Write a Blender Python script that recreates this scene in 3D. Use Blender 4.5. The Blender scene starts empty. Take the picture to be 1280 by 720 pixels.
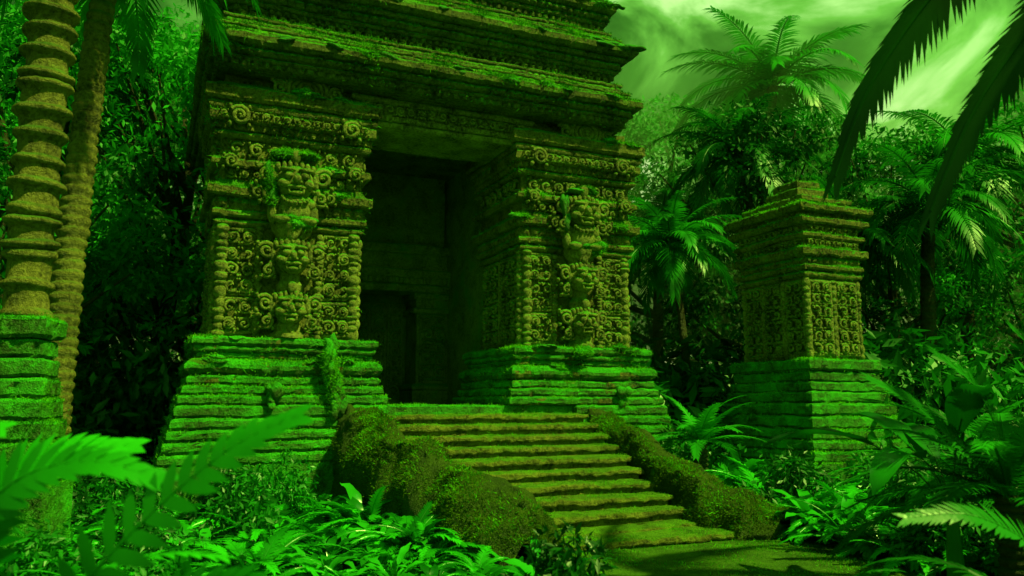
import bpy, math, random
import numpy as np
from mathutils import Vector, Matrix, noise
random.seed(7)
rng = np.random.default_rng(7)
scene = bpy.context.scene
GZ = -1.7
R = math.radians

# ------------------------------------------------------------ materials
def mat_new(name):
    m = bpy.data.materials.new(name); m.use_nodes = True
    nt = m.node_tree; nt.nodes.clear()
    return m, nt, nt.nodes, nt.links

def ramp(n, stops):
    r = n.new('ShaderNodeValToRGB')
    el = r.color_ramp.elements
    while len(el) < len(stops): el.new(0.5)
    for e, (p, c) in zip(el, stops):
        e.position = p; e.color = (*c, 1)
    return r

def stone_mat(name, c_dark, c_light, m_dark, m_light, moss_lo, moss_hi, bump=0.8, nw=.55, nn_=1.3):
    m, nt, n, l = mat_new(name)
    tc = n.new('ShaderNodeTexCoord')
    def nz(scale, det, rough=0.6):
        t = n.new('ShaderNodeTexNoise'); t.inputs['Scale'].default_value = scale
        t.inputs['Detail'].default_value = det; t.inputs['Roughness'].default_value = rough
        l.new(tc.outputs['Object'], t.inputs['Vector']); return t
    n1 = nz(2.6, 5, .65); n2 = nz(20, 4, .7); n3 = nz(95, 1, .7); n4 = nz(1.3, 2)
    rs = ramp(n, [(.38, c_dark), (.62, c_light)])
    mixn = n.new('ShaderNodeMath'); mixn.operation = 'MULTIPLY_ADD'
    l.new(n2.outputs['Fac'], mixn.inputs[0]); mixn.inputs[1].default_value = .55
    mm = n.new('ShaderNodeMath'); mm.operation = 'MULTIPLY'; l.new(n1.outputs['Fac'], mm.inputs[0]); mm.inputs[1].default_value = .5
    l.new(mm.outputs[0], mixn.inputs[2]); l.new(mixn.outputs[0], rs.inputs[0])
    rm = ramp(n, [(.38, m_dark), (.64, m_light)])
    mixm = n.new('ShaderNodeMath'); mixm.operation = 'MULTIPLY_ADD'
    l.new(n3.outputs['Fac'], mixm.inputs[0]); mixm.inputs[1].default_value = .55
    l.new(mm.outputs[0], mixm.inputs[2]); l.new(mixm.outputs[0], rm.inputs[0])
    geo = n.new('ShaderNodeNewGeometry'); sx = n.new('ShaderNodeSeparateXYZ')
    l.new(geo.outputs['Normal'], sx.inputs[0])
    a = n.new('ShaderNodeMath'); a.operation = 'MULTIPLY_ADD'
    l.new(sx.outputs['Z'], a.inputs[0]); a.inputs[1].default_value = nw
    b = n.new('ShaderNodeMath'); b.operation = 'MULTIPLY_ADD'
    l.new(n4.outputs['Fac'], b.inputs[0]); b.inputs[1].default_value = nn_
    c = n.new('ShaderNodeMath'); c.operation = 'MULTIPLY'; l.new(n2.outputs['Fac'], c.inputs[0]); c.inputs[1].default_value = .5
    l.new(c.outputs[0], b.inputs[2]); l.new(b.outputs[0], a.inputs[2])
    mr = n.new('ShaderNodeMapRange'); mr.inputs[1].default_value = moss_lo; mr.inputs[2].default_value = moss_hi
    l.new(a.outputs[0], mr.inputs[0])
    mx = n.new('ShaderNodeMix'); mx.data_type = 'RGBA'
    l.new(mr.outputs[0], mx.inputs[0]); l.new(rs.outputs[0], mx.inputs[6]); l.new(rm.outputs[0], mx.inputs[7])
    bs = n.new('ShaderNodeBsdfDiffuse'); bs.inputs['Roughness'].default_value = .5
    l.new(mx.outputs[2], bs.inputs['Color'])
    gs = n.new('ShaderNodeBsdfGlossy'); gs.inputs['Roughness'].default_value=.45; gs.inputs['Color'].default_value=(1,1,1,1)
    ms = n.new('ShaderNodeMixShader'); ms.inputs[0].default_value=.03; l.new(bs.outputs[0],ms.inputs[1]); l.new(gs.outputs[0],ms.inputs[2])
    hs = n.new('ShaderNodeMath'); hs.operation = 'MULTIPLY_ADD'
    l.new(n3.outputs['Fac'], hs.inputs[0]); hs.inputs[1].default_value = .35; l.new(n2.outputs['Fac'], hs.inputs[2])
    bp = n.new('ShaderNodeBump'); bp.inputs['Strength'].default_value = bump; bp.inputs['Distance'].default_value = .08
    l.new(hs.outputs[0], bp.inputs['Height']); l.new(bp.outputs[0], bs.inputs['Normal']); l.new(bp.outputs[0], gs.inputs['Normal'])
    o = n.new('ShaderNodeOutputMaterial'); l.new(ms.outputs[0], o.inputs[0])
    return m

def leaf_mat(name, c1, c2, trans=.3, rough=.45, nscale=1.5, gloss=.05):
    m, nt, n, l = mat_new(name)
    tc = n.new('ShaderNodeTexCoord'); t = n.new('ShaderNodeTexNoise')
    t.inputs['Scale'].default_value = nscale; t.inputs['Detail'].default_value = 1
    l.new(tc.outputs['Object'], t.inputs['Vector'])
    oi = n.new('ShaderNodeObjectInfo')
    ad = n.new('ShaderNodeMath'); ad.operation = 'MULTIPLY_ADD'
    l.new(oi.outputs['Random'], ad.inputs[0]); ad.inputs[1].default_value = .35
    s = n.new('ShaderNodeMath'); s.operation = 'SUBTRACT'; l.new(t.outputs['Fac'], s.inputs[0]); s.inputs[1].default_value = .17
    l.new(s.outputs[0], ad.inputs[2])
    r = ramp(n, [(.3, c1), (.68, c2)]); l.new(ad.outputs[0], r.inputs[0])
    bs = n.new('ShaderNodeBsdfDiffuse'); l.new(r.outputs[0], bs.inputs['Color'])
    tr = n.new('ShaderNodeBsdfTranslucent'); l.new(r.outputs[0], tr.inputs['Color'])
    mx = n.new('ShaderNodeMixShader'); mx.inputs[0].default_value = trans
    l.new(bs.outputs[0], mx.inputs[1]); l.new(tr.outputs[0], mx.inputs[2])
    out=mx
    if gloss:
        gs = n.new('ShaderNodeBsdfGlossy'); gs.inputs['Roughness'].default_value=rough
        m2 = n.new('ShaderNodeMixShader'); m2.inputs[0].default_value=gloss
        l.new(mx.outputs[0],m2.inputs[1]); l.new(gs.outputs[0],m2.inputs[2]); out=m2
    o = n.new('ShaderNodeOutputMaterial'); l.new(out.outputs[0], o.inputs[0])
    return m

M_stone = stone_mat('mossy_carved_stone', (.018,.016,.005), (.36,.31,.07), (.025,.10,.004), (.13,.56,.01), .88, 1.18, .9, .75, 1.0)
M_carve = stone_mat('carved_relief_stone', (.04,.035,.01), (.44,.40,.10), (.03,.10,.004), (.14,.54,.01), .98, 1.32, .7, .75, 1.0)
M_hall = stone_mat('lightened_hall_stone', (.08,.09,.03), (.40,.42,.12), (.03,.12,.01), (.10,.34,.02), .95, 1.2)  # stone colour lightened in place of light, so the dim hall shows faintly
M_roof = stone_mat('mossy_roof_stone', (.018,.02,.005), (.24,.24,.05), (.02,.10,.004), (.16,.60,.012), .82, 1.12, .9, .8, 1.0)
M_plinth = stone_mat('mossy_plinth_stone', (.012,.035,.005), (.11,.26,.03), (.012,.12,.005), (.07,.62,.015), .55, .98, .8, .6, 1.0)
M_step = stone_mat('worn_step_stone', (.03,.03,.006), (.42,.37,.06), (.025,.08,.004), (.18,.36,.01), .95, 1.35, .9)
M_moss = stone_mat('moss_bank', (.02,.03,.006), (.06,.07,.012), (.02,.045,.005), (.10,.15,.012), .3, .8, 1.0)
M_ground = stone_mat('jungle_soil', (.02,.025,.008), (.07,.08,.02), (.01,.05,.005), (.04,.12,.01), .9, 1.4, 1.0)
M_path = stone_mat('mossy_path', (.04,.04,.01), (.22,.2,.04), (.02,.07,.004), (.14,.30,.012), .9, 1.3, 1.0)
M_bark = stone_mat('palm_bark', (.04,.03,.01), (.38,.29,.07), (.02,.07,.005), (.07,.26,.012), 1.0, 1.55)
M_dark = stone_mat('dark_bark', (.03,.025,.01), (.12,.09,.04), (.01,.05,.005), (.03,.1,.01), .9, 1.3)
M_blade = leaf_mat('moss_blades', (.04,.20,.006), (.18,.62,.012), .3, .7, 3, 0)
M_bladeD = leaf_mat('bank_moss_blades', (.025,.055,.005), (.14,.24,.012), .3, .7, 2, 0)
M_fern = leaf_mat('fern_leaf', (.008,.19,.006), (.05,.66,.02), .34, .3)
M_fernD = leaf_mat('dark_fern_leaf', (.005,.08,.005), (.02,.28,.012), .3, .35)  # fern leaf in a darker green
M_fernB = leaf_mat('broad_leaf', (.006,.13,.006), (.04,.52,.02), .25, .22, 1.5, .08)
M_shrub = leaf_mat('shrub_leaf', (.004,.07,.005), (.02,.30,.012), .3, .4)
M_tree = leaf_mat('tree_leaf', (.004,.09,.005), (.03,.46,.016), .32, .5, .6, .03)
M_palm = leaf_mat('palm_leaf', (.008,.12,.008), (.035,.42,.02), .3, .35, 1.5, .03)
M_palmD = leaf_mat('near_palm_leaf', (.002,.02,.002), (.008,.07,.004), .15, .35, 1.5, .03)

# ------------------------------------------------------------ mesh builder
class MB:
    def __init__(s): s.v = []; s.f = []; s.n = 0
    def add(s, V, F):
        V = np.asarray(V, float).reshape(-1, 3); o = s.n
        s.v.append(V); s.n += len(V)
        if isinstance(F, np.ndarray): s.f.extend((F + o).tolist())
        else: s.f.extend([[i + o for i in f] for f in F])
    def verts(s): return np.concatenate(s.v) if s.v else np.zeros((0, 3))

def empty(name, loc=(0,0,0), rz=0, sc=1, parent=None):
    e = bpy.data.objects.new(name, None); e.location = loc; e.rotation_euler = (0,0,rz); e.scale = (sc,)*3
    scene.collection.objects.link(e)
    if parent: e.parent = parent
    return e

def mk_mesh(mb, name, mat, amp=0, sc=1.5, amp2=0, sc2=9, smooth=False, seed=0):
    V = mb.verts()
    if amp or amp2:
        off = Vector((seed*3.7, seed*1.3, 0)); out = V.copy()
        for i in range(len(V)):
            p = Vector(V[i])
            d = noise.noise_vector(p*sc + off)*amp + noise.noise_vector(p*sc2 + off)*amp2
            out[i] += d
        V = out
    me = bpy.data.meshes.new(name); me.from_pydata(V.tolist(), [], mb.f); me.materials.append(mat)
    if smooth: me.polygons.foreach_set('use_smooth', [True]*len(me.polygons))
    me.update(); return me

def obj(me, name, parent=None, loc=(0,0,0), rot=(0,0,0), sc=(1,1,1)):
    o = bpy.data.objects.new(name, me); o.location = loc; o.rotation_euler = rot
    o.scale = sc if hasattr(sc, '__len__') else (sc,)*3
    scene.collection.objects.link(o)
    if parent: o.parent = parent
    return o

# loft profile
def L(spec):
    out = []
    for it in spec:
        k, z0, z1, o = it[:4]
        h = z1 - z0
        if k == 'flat':
            m = max(1, int(h/.1))
            for i in range(m+1): out.append((z0+h*i/m, o, 0, 1, 0))
        elif k == 'slab':
            b = it[4] if len(it) > 4 else min(.03, h*.3)
            J=(-.022,.6,3)
            out += [(z0, o-b*2.5, 0,1,0), (z0, o-b, 0,1,0), (z0+b, o, *J), (z0+h/2, o, *J), (z1-b, o, *J), (z1-.3*b, o-.4*b,*J), (z1, o-b, 0,1,0), (z1, o-b*2.5,0,1,0)]
        elif k == 'tor':
            b = it[4]
            for i in range(8):
                a = -math.pi/2 + math.pi*i/7
                out.append((z0+h/2+math.sin(a)*h/2, o+b*math.cos(a), -.02 if 0<i<7 else 0,.8,3))
        elif k == 'lerp':
            o1 = it[4]; m = max(2, int(math.hypot(h, o1-o)/.08))
            for i in range(m+1): out.append((z0+h*i/m, o+(o1-o)*i/m, 0,1,0))
        elif k == 'dent':
            am, w = it[4], it[5]
            out += [(z0,o,0,1,0),(z0+.003,o,am,w,1),(z1-.003,o,am,w,1),(z1,o,0,1,0)]
        elif k == 'petal':
            am, w = it[4], it[5]
            for i in range(5):
                u = i/4; out.append((z0+h*u, o, am*math.sin(math.pi*(.15+.75*u)), w, 2))
            out.append((z1,o,0,1,0))
    return out

def loft(mb, rect, lv, step=.05, cap_top=True, cap_bot=False, inner=()):
    s0,s1,t0,t1 = rect
    n0 = max(2,int(round((s1-s0)/step))); n1 = max(2,int(round((t1-t0)/step)))
    ns = [n0,n1,n0,n1]; N = [(0,-1),(1,0),(0,1),(-1,0)]
    rings = []
    lv = list(lv)
    zt, ot = lv[-1][0], lv[-1][1]
    for d in inner: lv.append((zt, ot-d, 0,1,0))
    for (z,o,am,w,k) in lv:
        c = np.array([(s0-o,t0-o),(s1+o,t0-o),(s1+o,t1+o),(s0-o,t1+o)])
        ps = []
        for q in range(4):
            a, b = c[q], c[(q+1)%4]; f = np.arange(ns[q])/ns[q]
            p = a + (b-a)*f[:,None]
            if am:
                ln = np.linalg.norm(b-a); cnt = max(1, round(ln/w)); x = (f*cnt) % 1
                if k==3:
                    ph=(math.floor((z+5)*5)*.377)%1; x=(f*cnt+ph)%1; e=np.where(x<max(.05,1.2*step*cnt/ln),1.,0.)*am
                else: e = (np.where(x<.62,1.,0.) if k==1 else np.abs(np.sin(np.pi*x))**.6)*am
                e = np.where((f<.002), 0, e)
                p = p + np.array(N[q])*e[:,None]
            ps.append(p)
        p = np.concatenate(ps)
        rings.append(np.column_stack([p, np.full(len(p), z)]))
    n = len(rings[0]); V = np.concatenate(rings)
    i = np.arange(n); j = (i+1)%n
    F = np.concatenate([np.column_stack([k*n+i, k*n+j, (k+1)*n+j, (k+1)*n+i]) for k in range(len(rings)-1)])
    mb.add(V, F)
    def cap(r, flip):
        c = r.mean(0); VV = np.vstack([r, c]); FF = np.column_stack([i, j, np.full(n, n)])
        mb.add(VV, FF[:, ::-1] if flip else FF)
    if cap_top: cap(rings[-1], False)
    if cap_bot: cap(rings[0], True)

def tube(mb, pts, rad, ref=(0,0,1), ns=6, cap=False):
    P = np.asarray(pts, float); n = len(P); rad = np.broadcast_to(np.asarray(rad,float),(n,))
    T = np.gradient(P, axis=0); T /= np.linalg.norm(T,axis=1)[:,None]+1e-9
    ref = np.asarray(ref,float); A = np.cross(T, ref); A /= np.linalg.norm(A,axis=1)[:,None]+1e-9
    B = np.cross(A, T)
    a = np.arange(ns)*2*np.pi/ns
    V = P[:,None,:] + rad[:,None,None]*(A[:,None,:]*np.cos(a)[None,:,None] + B[:,None,:]*np.sin(a)[None,:,None])
    V = V.reshape(-1,3); i = np.arange(ns); j=(i+1)%ns
    F = np.concatenate([np.column_stack([k*ns+i,k*ns+j,(k+1)*ns+j,(k+1)*ns+i]) for k in range(n-1)])
    mb.add(V,F)

def ell(mb, c, r, nu=10, nv=7):
    th = np.linspace(0,np.pi,nv+1); ph = np.arange(nu)*2*np.pi/nu
    V = np.array([[c[0]+r[0]*math.sin(t)*math.cos(p), c[1]+r[1]*math.sin(t)*math.sin(p), c[2]-r[2]*math.cos(t)] for t in th for p in ph])
    i = np.arange(nu); j=(i+1)%nu
    F = np.concatenate([np.column_stack([k*nu+i,k*nu+j,(k+1)*nu+j,(k+1)*nu+i]) for k in range(nv)])
    mb.add(V,F)

def revolve(mb, c, prof, n=18, lob=0, la=0):
    a = np.arange(n)*2*np.pi/n; V=[]
    for z,r in prof:
        rr = r*(1+la*np.cos(lob*a)); V.append(np.column_stack([c[0]+rr*np.cos(a), c[1]+rr*np.sin(a), np.full(n,z)]))
    i=np.arange(n); j=(i+1)%n
    F = np.concatenate([np.column_stack([k*n+i,k*n+j,(k+1)*n+j,(k+1)*n+i]) for k in range(len(prof)-1)])
    mb.add(np.concatenate(V),F)

# ------------------------------------------------------------ carving ornament
def scroll(mb, c, ax, nrm, Rr, flip=1, vf=1, turns=1.7):
    c=np.array(c,float); ax=np.array(ax,float); nrm=np.array(nrm,float); z=np.array([0,0,1.])
    k=np.linspace(0,1,20); a=k*turns*2*np.pi+.6; r=Rr*(1-.78*k)
    P=c+(r*np.cos(a)*flip)[:,None]*ax+(r*np.sin(a)*vf)[:,None]*z+(.03+.05*k)[:,None]*nrm
    tube(mb,P,Rr*.24*(1-.35*k)+.006,nrm,5)
    q=c+nrm*.04; ell(mb,q,np.abs(ax)*Rr*.2+np.abs(nrm)*.08+z*Rr*.2,7,5)
    for sx,sz in ((1,1),(-1,-1),(1,-1),(-1,1)):
        q=c+ax*Rr*.93*sx+z*Rr*.93*sz+nrm*.01
        ell(mb,q,np.abs(ax)*Rr*.24+np.abs(nrm)*.07+z*Rr*.3,6,4)

def panel(mb,o,ax,nrm,w,z0,z1,cell,frame=True):
    o=np.array(o,float); ax=np.array(ax,float); nrm=np.array(nrm,float)
    cols=max(1,round(w/cell)); rows=max(1,round((z1-z0)/cell)); cw=w/cols; ch=(z1-z0)/rows
    Rr=min(cw,ch)*.44
    for i in range(cols):
        for j in range(rows):
            c=o+ax*(cw*(i+.5)); c[2]=z0+ch*(j+.5)
            scroll(mb,c,ax,nrm,Rr*random.uniform(.85,1.08),random.choice([-1,1]),random.choice([-1,1]),random.choice([.9,1.3,1.6,1.9]))
    if frame:
        def bar(a,b): tube(mb,[a,(a+b)/2,b],.036,nrm+np.array([.01,.02,.03]),5)
        a=o.copy();a[2]=z0;b=o+ax*w;b[2]=z0;c=b.copy();c[2]=z1;d=a.copy();d[2]=z1
        for p,q in ((a,b),(b,c),(c,d),(d,a)): bar(p,q)

def beadcol(mb,c,z0,z1,r,pitch=.14):
    z=z0; prof=[]
    while z<z1-.06:
        h=min(z1-z,pitch*random.choice([.55,.8,1.0,1.3])); f=random.uniform(.85,1.3)
        for u in (.0,.15,.35,.5,.65,.85): prof.append((z+h*u, r*f*(.6+.4*math.sin(math.pi*u)**.6)))
        z+=h
    prof.append((z,r*.6)); revolve(mb,c,prof,12)

def kala(mb,s,t,z,k):
    e=lambda dx,dt,dz,rx,rt,rz,nu=9,nv=6: ell(mb,(s+dx*k,t+dt*k,z+dz*k),(rx*k,rt*k,rz*k),nu,nv)
    e(0,0,0,.25,.19,.24,14,10)
    for q in (-1,1):
        e(q*.10,-.17,.05,.062,.06,.055); e(q*.115,-.165,.125,.10,.07,.035); e(q*.155,-.12,-.05,.085,.09,.07)
        e(q*.265,-.02,.03,.05,.07,.13); e(q*.29,-.03,-.12,.045,.05,.06); e(q*.085,-.17,-.15,.022,.03,.05)
        scroll(mb,(s+q*.36*k,t,z+.08*k),(1,0,0),(0,-1,0),.13*k,q,1,1.5)
        scroll(mb,(s+q*.33*k,t,z-.2*k),(1,0,0),(0,-1,0),.10*k,q,-1,1.5)
    e(0,-.21,.0,.05,.07,.075); e(-.035,-.2,-.045,.035,.04,.03); e(.035,-.2,-.045,.035,.04,.03)
    e(0,-.17,-.105,.13,.06,.032); e(0,-.15,-.175,.10,.06,.035)
    for i in range(-3,4): e(i*.075,-.06,.235-.02*abs(i),.036,.06,.07,7,5)
    e(0,-.08,.33,.07,.06,.10)

def guardian(mb,c,zp0,zp1,zh):
    s,t=c; h=zp1-zp0
    prof=[]
    for u,r in ((0,.26),(.03,.27),(.06,.2),(.10,.22),(.14,.17),(.2,.16),(.25,.24),(.31,.29),(.37,.25),(.40,.17),(.43,.2),(.47,.2),(.5,.15),(.56,.15),(.6,.2),(.66,.25),(.72,.22),(.76,.16),(.8,.24),(.84,.27),(.88,.2),(.94,.3),(1,.32)):
        prof.append((zp0+h*u,r*.92))
    revolve(mb,(s,t),prof,30,10,.09)
    kala(mb,s,t-.13,zp0+.25*h,1.0); kala(mb,s,t-.13,zp0+.70*h,1.05)
    ell(mb,(s,t-.05,zh-.42),(.30,.24,.26),14,9)
    ell(mb,(s,t-.12,zh-.30),(.24,.2,.16),12,8)
    for i in range(9):
        a=math.pi*(i+.5)/9; ell(mb,(s-.2*math.cos(a),t-.26-.05*math.sin(a),zh-.22-.1*math.sin(a)),(.03,.03,.03),6,5)
    for q in (-1,1):
        ell(mb,(s+q*.27,t-.06,zh-.3),(.12,.15,.13))
        ell(mb,(s+q*.31,t-.12,zh-.48),(.08,.1,.17))
        ell(mb,(s+q*.20,t-.26,zh-.58),(.14,.08,.07))
    kala(mb,s,t-.12,zh+.04,1.2)

def blades(me_list, count, h0,h1, zmin, w=.012, seed=1, mask=None, name='moss_growth', parent=None, mat=None):
    rg=np.random.default_rng(seed); C=[];A=[];Nn=[]
    for me in me_list:
        n=len(me.polygons); c=np.zeros(n*3); me.polygons.foreach_get('center',c); a=np.zeros(n); me.polygons.foreach_get('area',a)
        nn=np.zeros(n*3); me.polygons.foreach_get('normal',nn); nn=nn.reshape(-1,3)
        k=nn[:,2]>zmin; C.append(c.reshape(-1,3)[k]);A.append(np.minimum(a[k],.02));Nn.append(nn[k])
    C=np.concatenate(C);A=np.concatenate(A);Nn=np.concatenate(Nn)
    if mask is not None:
        k=mask(C); C=C[k];A=A[k];Nn=Nn[k]
    wt=np.array([max(0,.35+noise.noise(Vector(c)*1.6)*1.2) for c in C])*A
    wt/=wt.sum(); idx=rg.choice(len(C),count,p=wt); N=Nn[idx]
    j=rg.normal(0,1,(count,3))*(np.sqrt(A[idx])*.55+.01)[:,None]; j-=N*(j*N).sum(1)[:,None]
    P=C[idx]+j
    d=N*.6+rg.normal(0,.5,(count,3))+[0,0,.3]; d/=np.linalg.norm(d,axis=1)[:,None]
    s=np.cross(d,rg.normal(0,1,(count,3))); s/=np.linalg.norm(s,axis=1)[:,None]
    h=rg.uniform(h0,h1,count)[:,None]
    V=np.stack([P-s*w,P+s*w,P+d*h+np.array([0,0,-.2])*h],1).reshape(-1,3)
    mb=MB(); mb.add(V,np.arange(count*3).reshape(-1,3))
    return obj(mk_mesh(mb,name,mat or M_blade),name,parent)

# ============================================================ TEMPLE
ROT = R(24)
P0 = Vector((-2.10,12.5,0))
temple = empty('stone_temple', P0, ROT)
cs, sn = math.cos(ROT), math.sin(ROT)
def to_local(x,y):
    dx,dy=x-P0.x,y-P0.y
    return dx*cs+dy*sn, -dx*sn+dy*cs
def to_world(s,t): return P0.x+s*cs-t*sn, P0.y+s*sn+t*cs

PLL=(-2.40,-.28,.4,2.25); PLR=(2.68,4.82,.4,2.25)
ped=[('slab',0,.13,.44),('slab',.14,.27,.38,.035),('slab',.28,.41,.33,.035),('tor',.42,.66,.22,.15),('slab',.67,.76,.22),('tor',.765,.86,.22,.05),('slab',.865,.99,.30,.035)]
shaft=[('flat',1.0,2.70,0),('tor',2.70,2.82,.0,.08),('slab',2.84,2.95,.12),('petal',2.96,3.13,.06,.07,.17),('slab',3.14,3.30,.2,.03),
       ('lerp',3.30,3.42,.12,.05),('flat',3.42,3.60,.04),('slab',3.61,3.74,.17),('flat',3.75,4.05,.05),('tor',4.06,4.18,.08,.08),
       ('dent',4.19,4.29,.14,.04,.12),('slab',4.30,4.48,.22,.03),('tor',4.49,4.62,.18,.06),('slab',4.63,4.86,.30,.04),('lerp',4.86,4.95,.22,.1),('flat',4.95,5.1,.02)]
main=MB()
for r in (PLL,PLR): loft(main,r,L(ped+shaft),.04)
me_p=mk_mesh(main,'pillars',M_stone,.016,1.6,.014,9,seed=1); obj(me_p,'portal_pillars',temple)

pl=MB()
below=[('flat',GZ-.1,-.84,.68),('slab',-.84,-.68,.66,.04),('slab',-.67,-.52,.62,.04),('slab',-.51,-.36,.58,.04),('slab',-.35,-.19,.53,.04),('slab',-.18,-.01,.49,.035)]
loft(pl,(-2.40,-.33,.4,2.25),L(below),.05)
loft(pl,(3.95,4.82,.4,2.25),L(below),.05)
loft(pl,(-2.6,5.1,.03,6.4),L([('flat',GZ-.1,-.25,.02),('slab',-.24,-.006,.0,.03)]),.08)
for r in (PLL,PLR): loft(pl,r,L([(k[0],k[1]-.001,k[2]+.002,k[3]+.012,*k[4:]) for k in ped]),.04)
me_pl=mk_mesh(pl,'plinth',M_plinth,.02,1.8,.02,8,seed=1); obj(me_pl,'stepped_plinth',temple)

w=MB()
loft(w,(-2.3,-.36,2.2,6.1),L([('flat',-.02,5.12,0)]),.15)
loft(w,(2.76,4.7,2.2,6.1),L([('flat',-.02,5.12,0)]),.15)
inner=L([('flat',-.02,.3,.1),('tor',.3,.45,.05,.06),('flat',.46,2.0,0),('slab',2.0,2.12,.08),('flat',2.13,2.3,.02),('slab',2.31,2.45,.1)])
loft(w,(-.37,.35,4.6,5.4),inner,.06); loft(w,(2.05,2.77,4.6,5.4),inner,.06)
loft(w,(-.37,2.77,4.5,5.4),L([('slab',2.46,2.62,.0),('dent',2.63,2.75,.0,.05,.14),('slab',2.76,2.95,.06),('flat',2.96,3.3,-.05),('slab',3.3,3.5,.05),('flat',3.5,5.12,-.1)]),.05,cap_bot=True)
loft(w,(-.37,2.77,5.6,6.0),L([('flat',-.02,5.12,0)]),.2)
for a in (.5,.92,1.3,1.68):
    panel(w,(a,5.58,0),(1,0,0),(0,-1,0),.3,.15,2.3,.3)
panel(w,(-.3,4.59,0),(1,0,0),(0,-1,0),.56,.55,1.95,.28)
panel(w,(2.13,4.59,0),(1,0,0),(0,-1,0),.56,.55,1.95,.28)
obj(mk_mesh(w,'hall',M_hall,.015,1.6,.01,9,seed=3),'hall_walls_and_doorway',temple)
w=MB()
loft(w,(-.4,2.8,.32,1.6),L([('slab',4.60,4.70,.0),('dent',4.70,4.78,.02,.03,.09),('flat',4.79,4.98,.0),('slab',4.99,5.09,.06)]),.03,cap_bot=True)
obj(mk_mesh(w,'lintel',M_carve,.012,1.6,.01,9,seed=3),'carved_lintel',temple)

# roof
rf=MB()
RR=(-2.40,4.42,.08,6.2)
roofspec=[('flat',5.09,5.11,-.1),('dent',5.11,5.19,.14,.06,.16),('slab',5.20,5.27,.20),('petal',5.28,5.38,.24,.08,.15),('slab',5.39,5.58,.40,.05),
 ('petal',5.59,5.68,.22,.05,.11),('slab',5.69,5.75,.24),('petal',5.76,5.86,.10,.05,.12),('slab',5.87,5.94,.13),('flat',5.95,6.05,-.03),('dent',6.06,6.13,.0,.05,.13),('slab',6.14,6.21,.08),('petal',6.22,6.33,.10,.08,.15),
 ('slab',6.34,6.42,.22),('slab',6.43,6.64,.35,.055),('petal',6.65,6.74,.14,.05,.11),('slab',6.75,6.81,.13),('petal',6.82,6.91,-.02,.05,.12),('slab',6.92,6.99,.0),('flat',7.0,7.05,-.16),('dent',7.06,7.14,-.14,.05,.14),
 ('slab',7.15,7.24,-.06),('petal',7.25,7.36,-.06,.08,.15),('slab',7.37,7.57,.07,.055),('petal',7.58,7.67,-.14,.05,.12),('slab',7.68,7.74,-.14),('petal',7.75,7.85,-.3,.05,.12),('slab',7.86,7.95,-.3),('dent',7.96,8.05,-.4,.05,.14),
 ('slab',8.06,8.18,-.32),('slab',8.19,8.38,-.22,.05),('lerp',8.4,8.75,-.35,-.7),('slab',8.76,8.9,-.6),('slab',8.91,9.1,-.52,.05),('lerp',9.1,9.7,-.65,-1.6),('slab',9.7,9.95,-1.5,.05),('lerp',9.96,10.5,-1.6,-2.6)]
loft(rf,RR,L(roofspec),.04,cap_bot=True)
me_rf=mk_mesh(rf,'roof',M_roof,.022,1.3,.015,8,seed=4); obj(me_rf,'tiered_roof',temple)

# carvings
cv=MB()
for (s0,s1,t0,t1) in (PLL,PLR):
    sc_=(s0+s1)/2; fr=(1,0,0); nf=(0,-1,0)
    for q in (-1,1):
        a=sc_+q*.74-.22
        panel(cv,(a+.0,t0-.005,0),fr,nf,.44,1.08,1.58,.24); panel(cv,(a+.0,t0-.005,0),fr,nf,.44,1.66,2.66,.24)
        beadcol(cv,(sc_+q*1.0,t0-.02),1.0,2.72,.085)
        beadcol(cv,(sc_+q*.46,t0-.02),1.0,2.72,.06,.1)
        scroll(cv,(sc_+q*.86,t0-.24,4.38),fr,nf,.15,q,1); scroll(cv,(sc_+q*.95,t0-.18,3.66),fr,nf,.11,q,1)
        scroll(cv,(sc_+q*.55,t0-.20,3.22),fr,nf,.10,q,1)
    panel(cv,(s0+.05,t0-.055,0),fr,nf,s1-s0-.1,3.77,4.04,.27,False)
    panel(cv,(s0+.05,t0-.045,0),fr,nf,s1-s0-.1,3.43,3.60,.19,False)
    panel(cv,(s0-.1,t0-.225,0),fr,nf,s1-s0+.2,4.31,4.47,.16,False)
    guardian(cv,(sc_,t0-.12),1.0,2.75,3.38)
    for (xs,nn,axx) in ((s0,(-1,0,0),(0,1,0)),(s1,(1,0,0),(0,1,0))):
        panel(cv,(xs+nn[0]*.005,t0+.15,0),axx,nn,.72,1.1,2.65,.25)
        panel(cv,(xs+nn[0]*.005,t0+1.0,0),axx,nn,.72,1.1,2.65,.25)
        panel(cv,(xs+nn[0]*.055,t0+.05,0),axx,nn,1.7,3.77,4.04,.27,False)
        beadcol(cv,(xs+nn[0]*.02,t0+.07),1.0,2.72,.07)
    for rr_ in (.30,.22,.13):
        k=np.linspace(0,2*np.pi,25); c=np.array([sc_+.15,t0-.16,4.98])
        tube(cv,c+np.column_stack([rr_*np.cos(k),-.03+0*k,rr_*.8*np.sin(k)]),.04,(0,1,0),6)
    ell(cv,(sc_+.15,t0-.12,4.98),(.3,.09,.24),18,10); ell(cv,(sc_+.15,t0-.21,4.98),(.07,.06,.06))
    for q in (-1,1):
        scroll(cv,(sc_+.15+q*.44,t0-.16,4.96),fr,nf,.12,q)
panel(cv,(-.28,.315,0),(1,0,0),(0,-1,0),2.96,4.80,4.97,.18,False)
panel(cv,(-2.3,.10,0),(1,0,0),(0,-1,0),6.6,5.95,6.06,.15,False)
me_cv=mk_mesh(cv,'carvings',M_carve,.012,3,.012,16,smooth=True,seed=5); obj(me_cv,'relief_carvings',temple)

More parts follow.
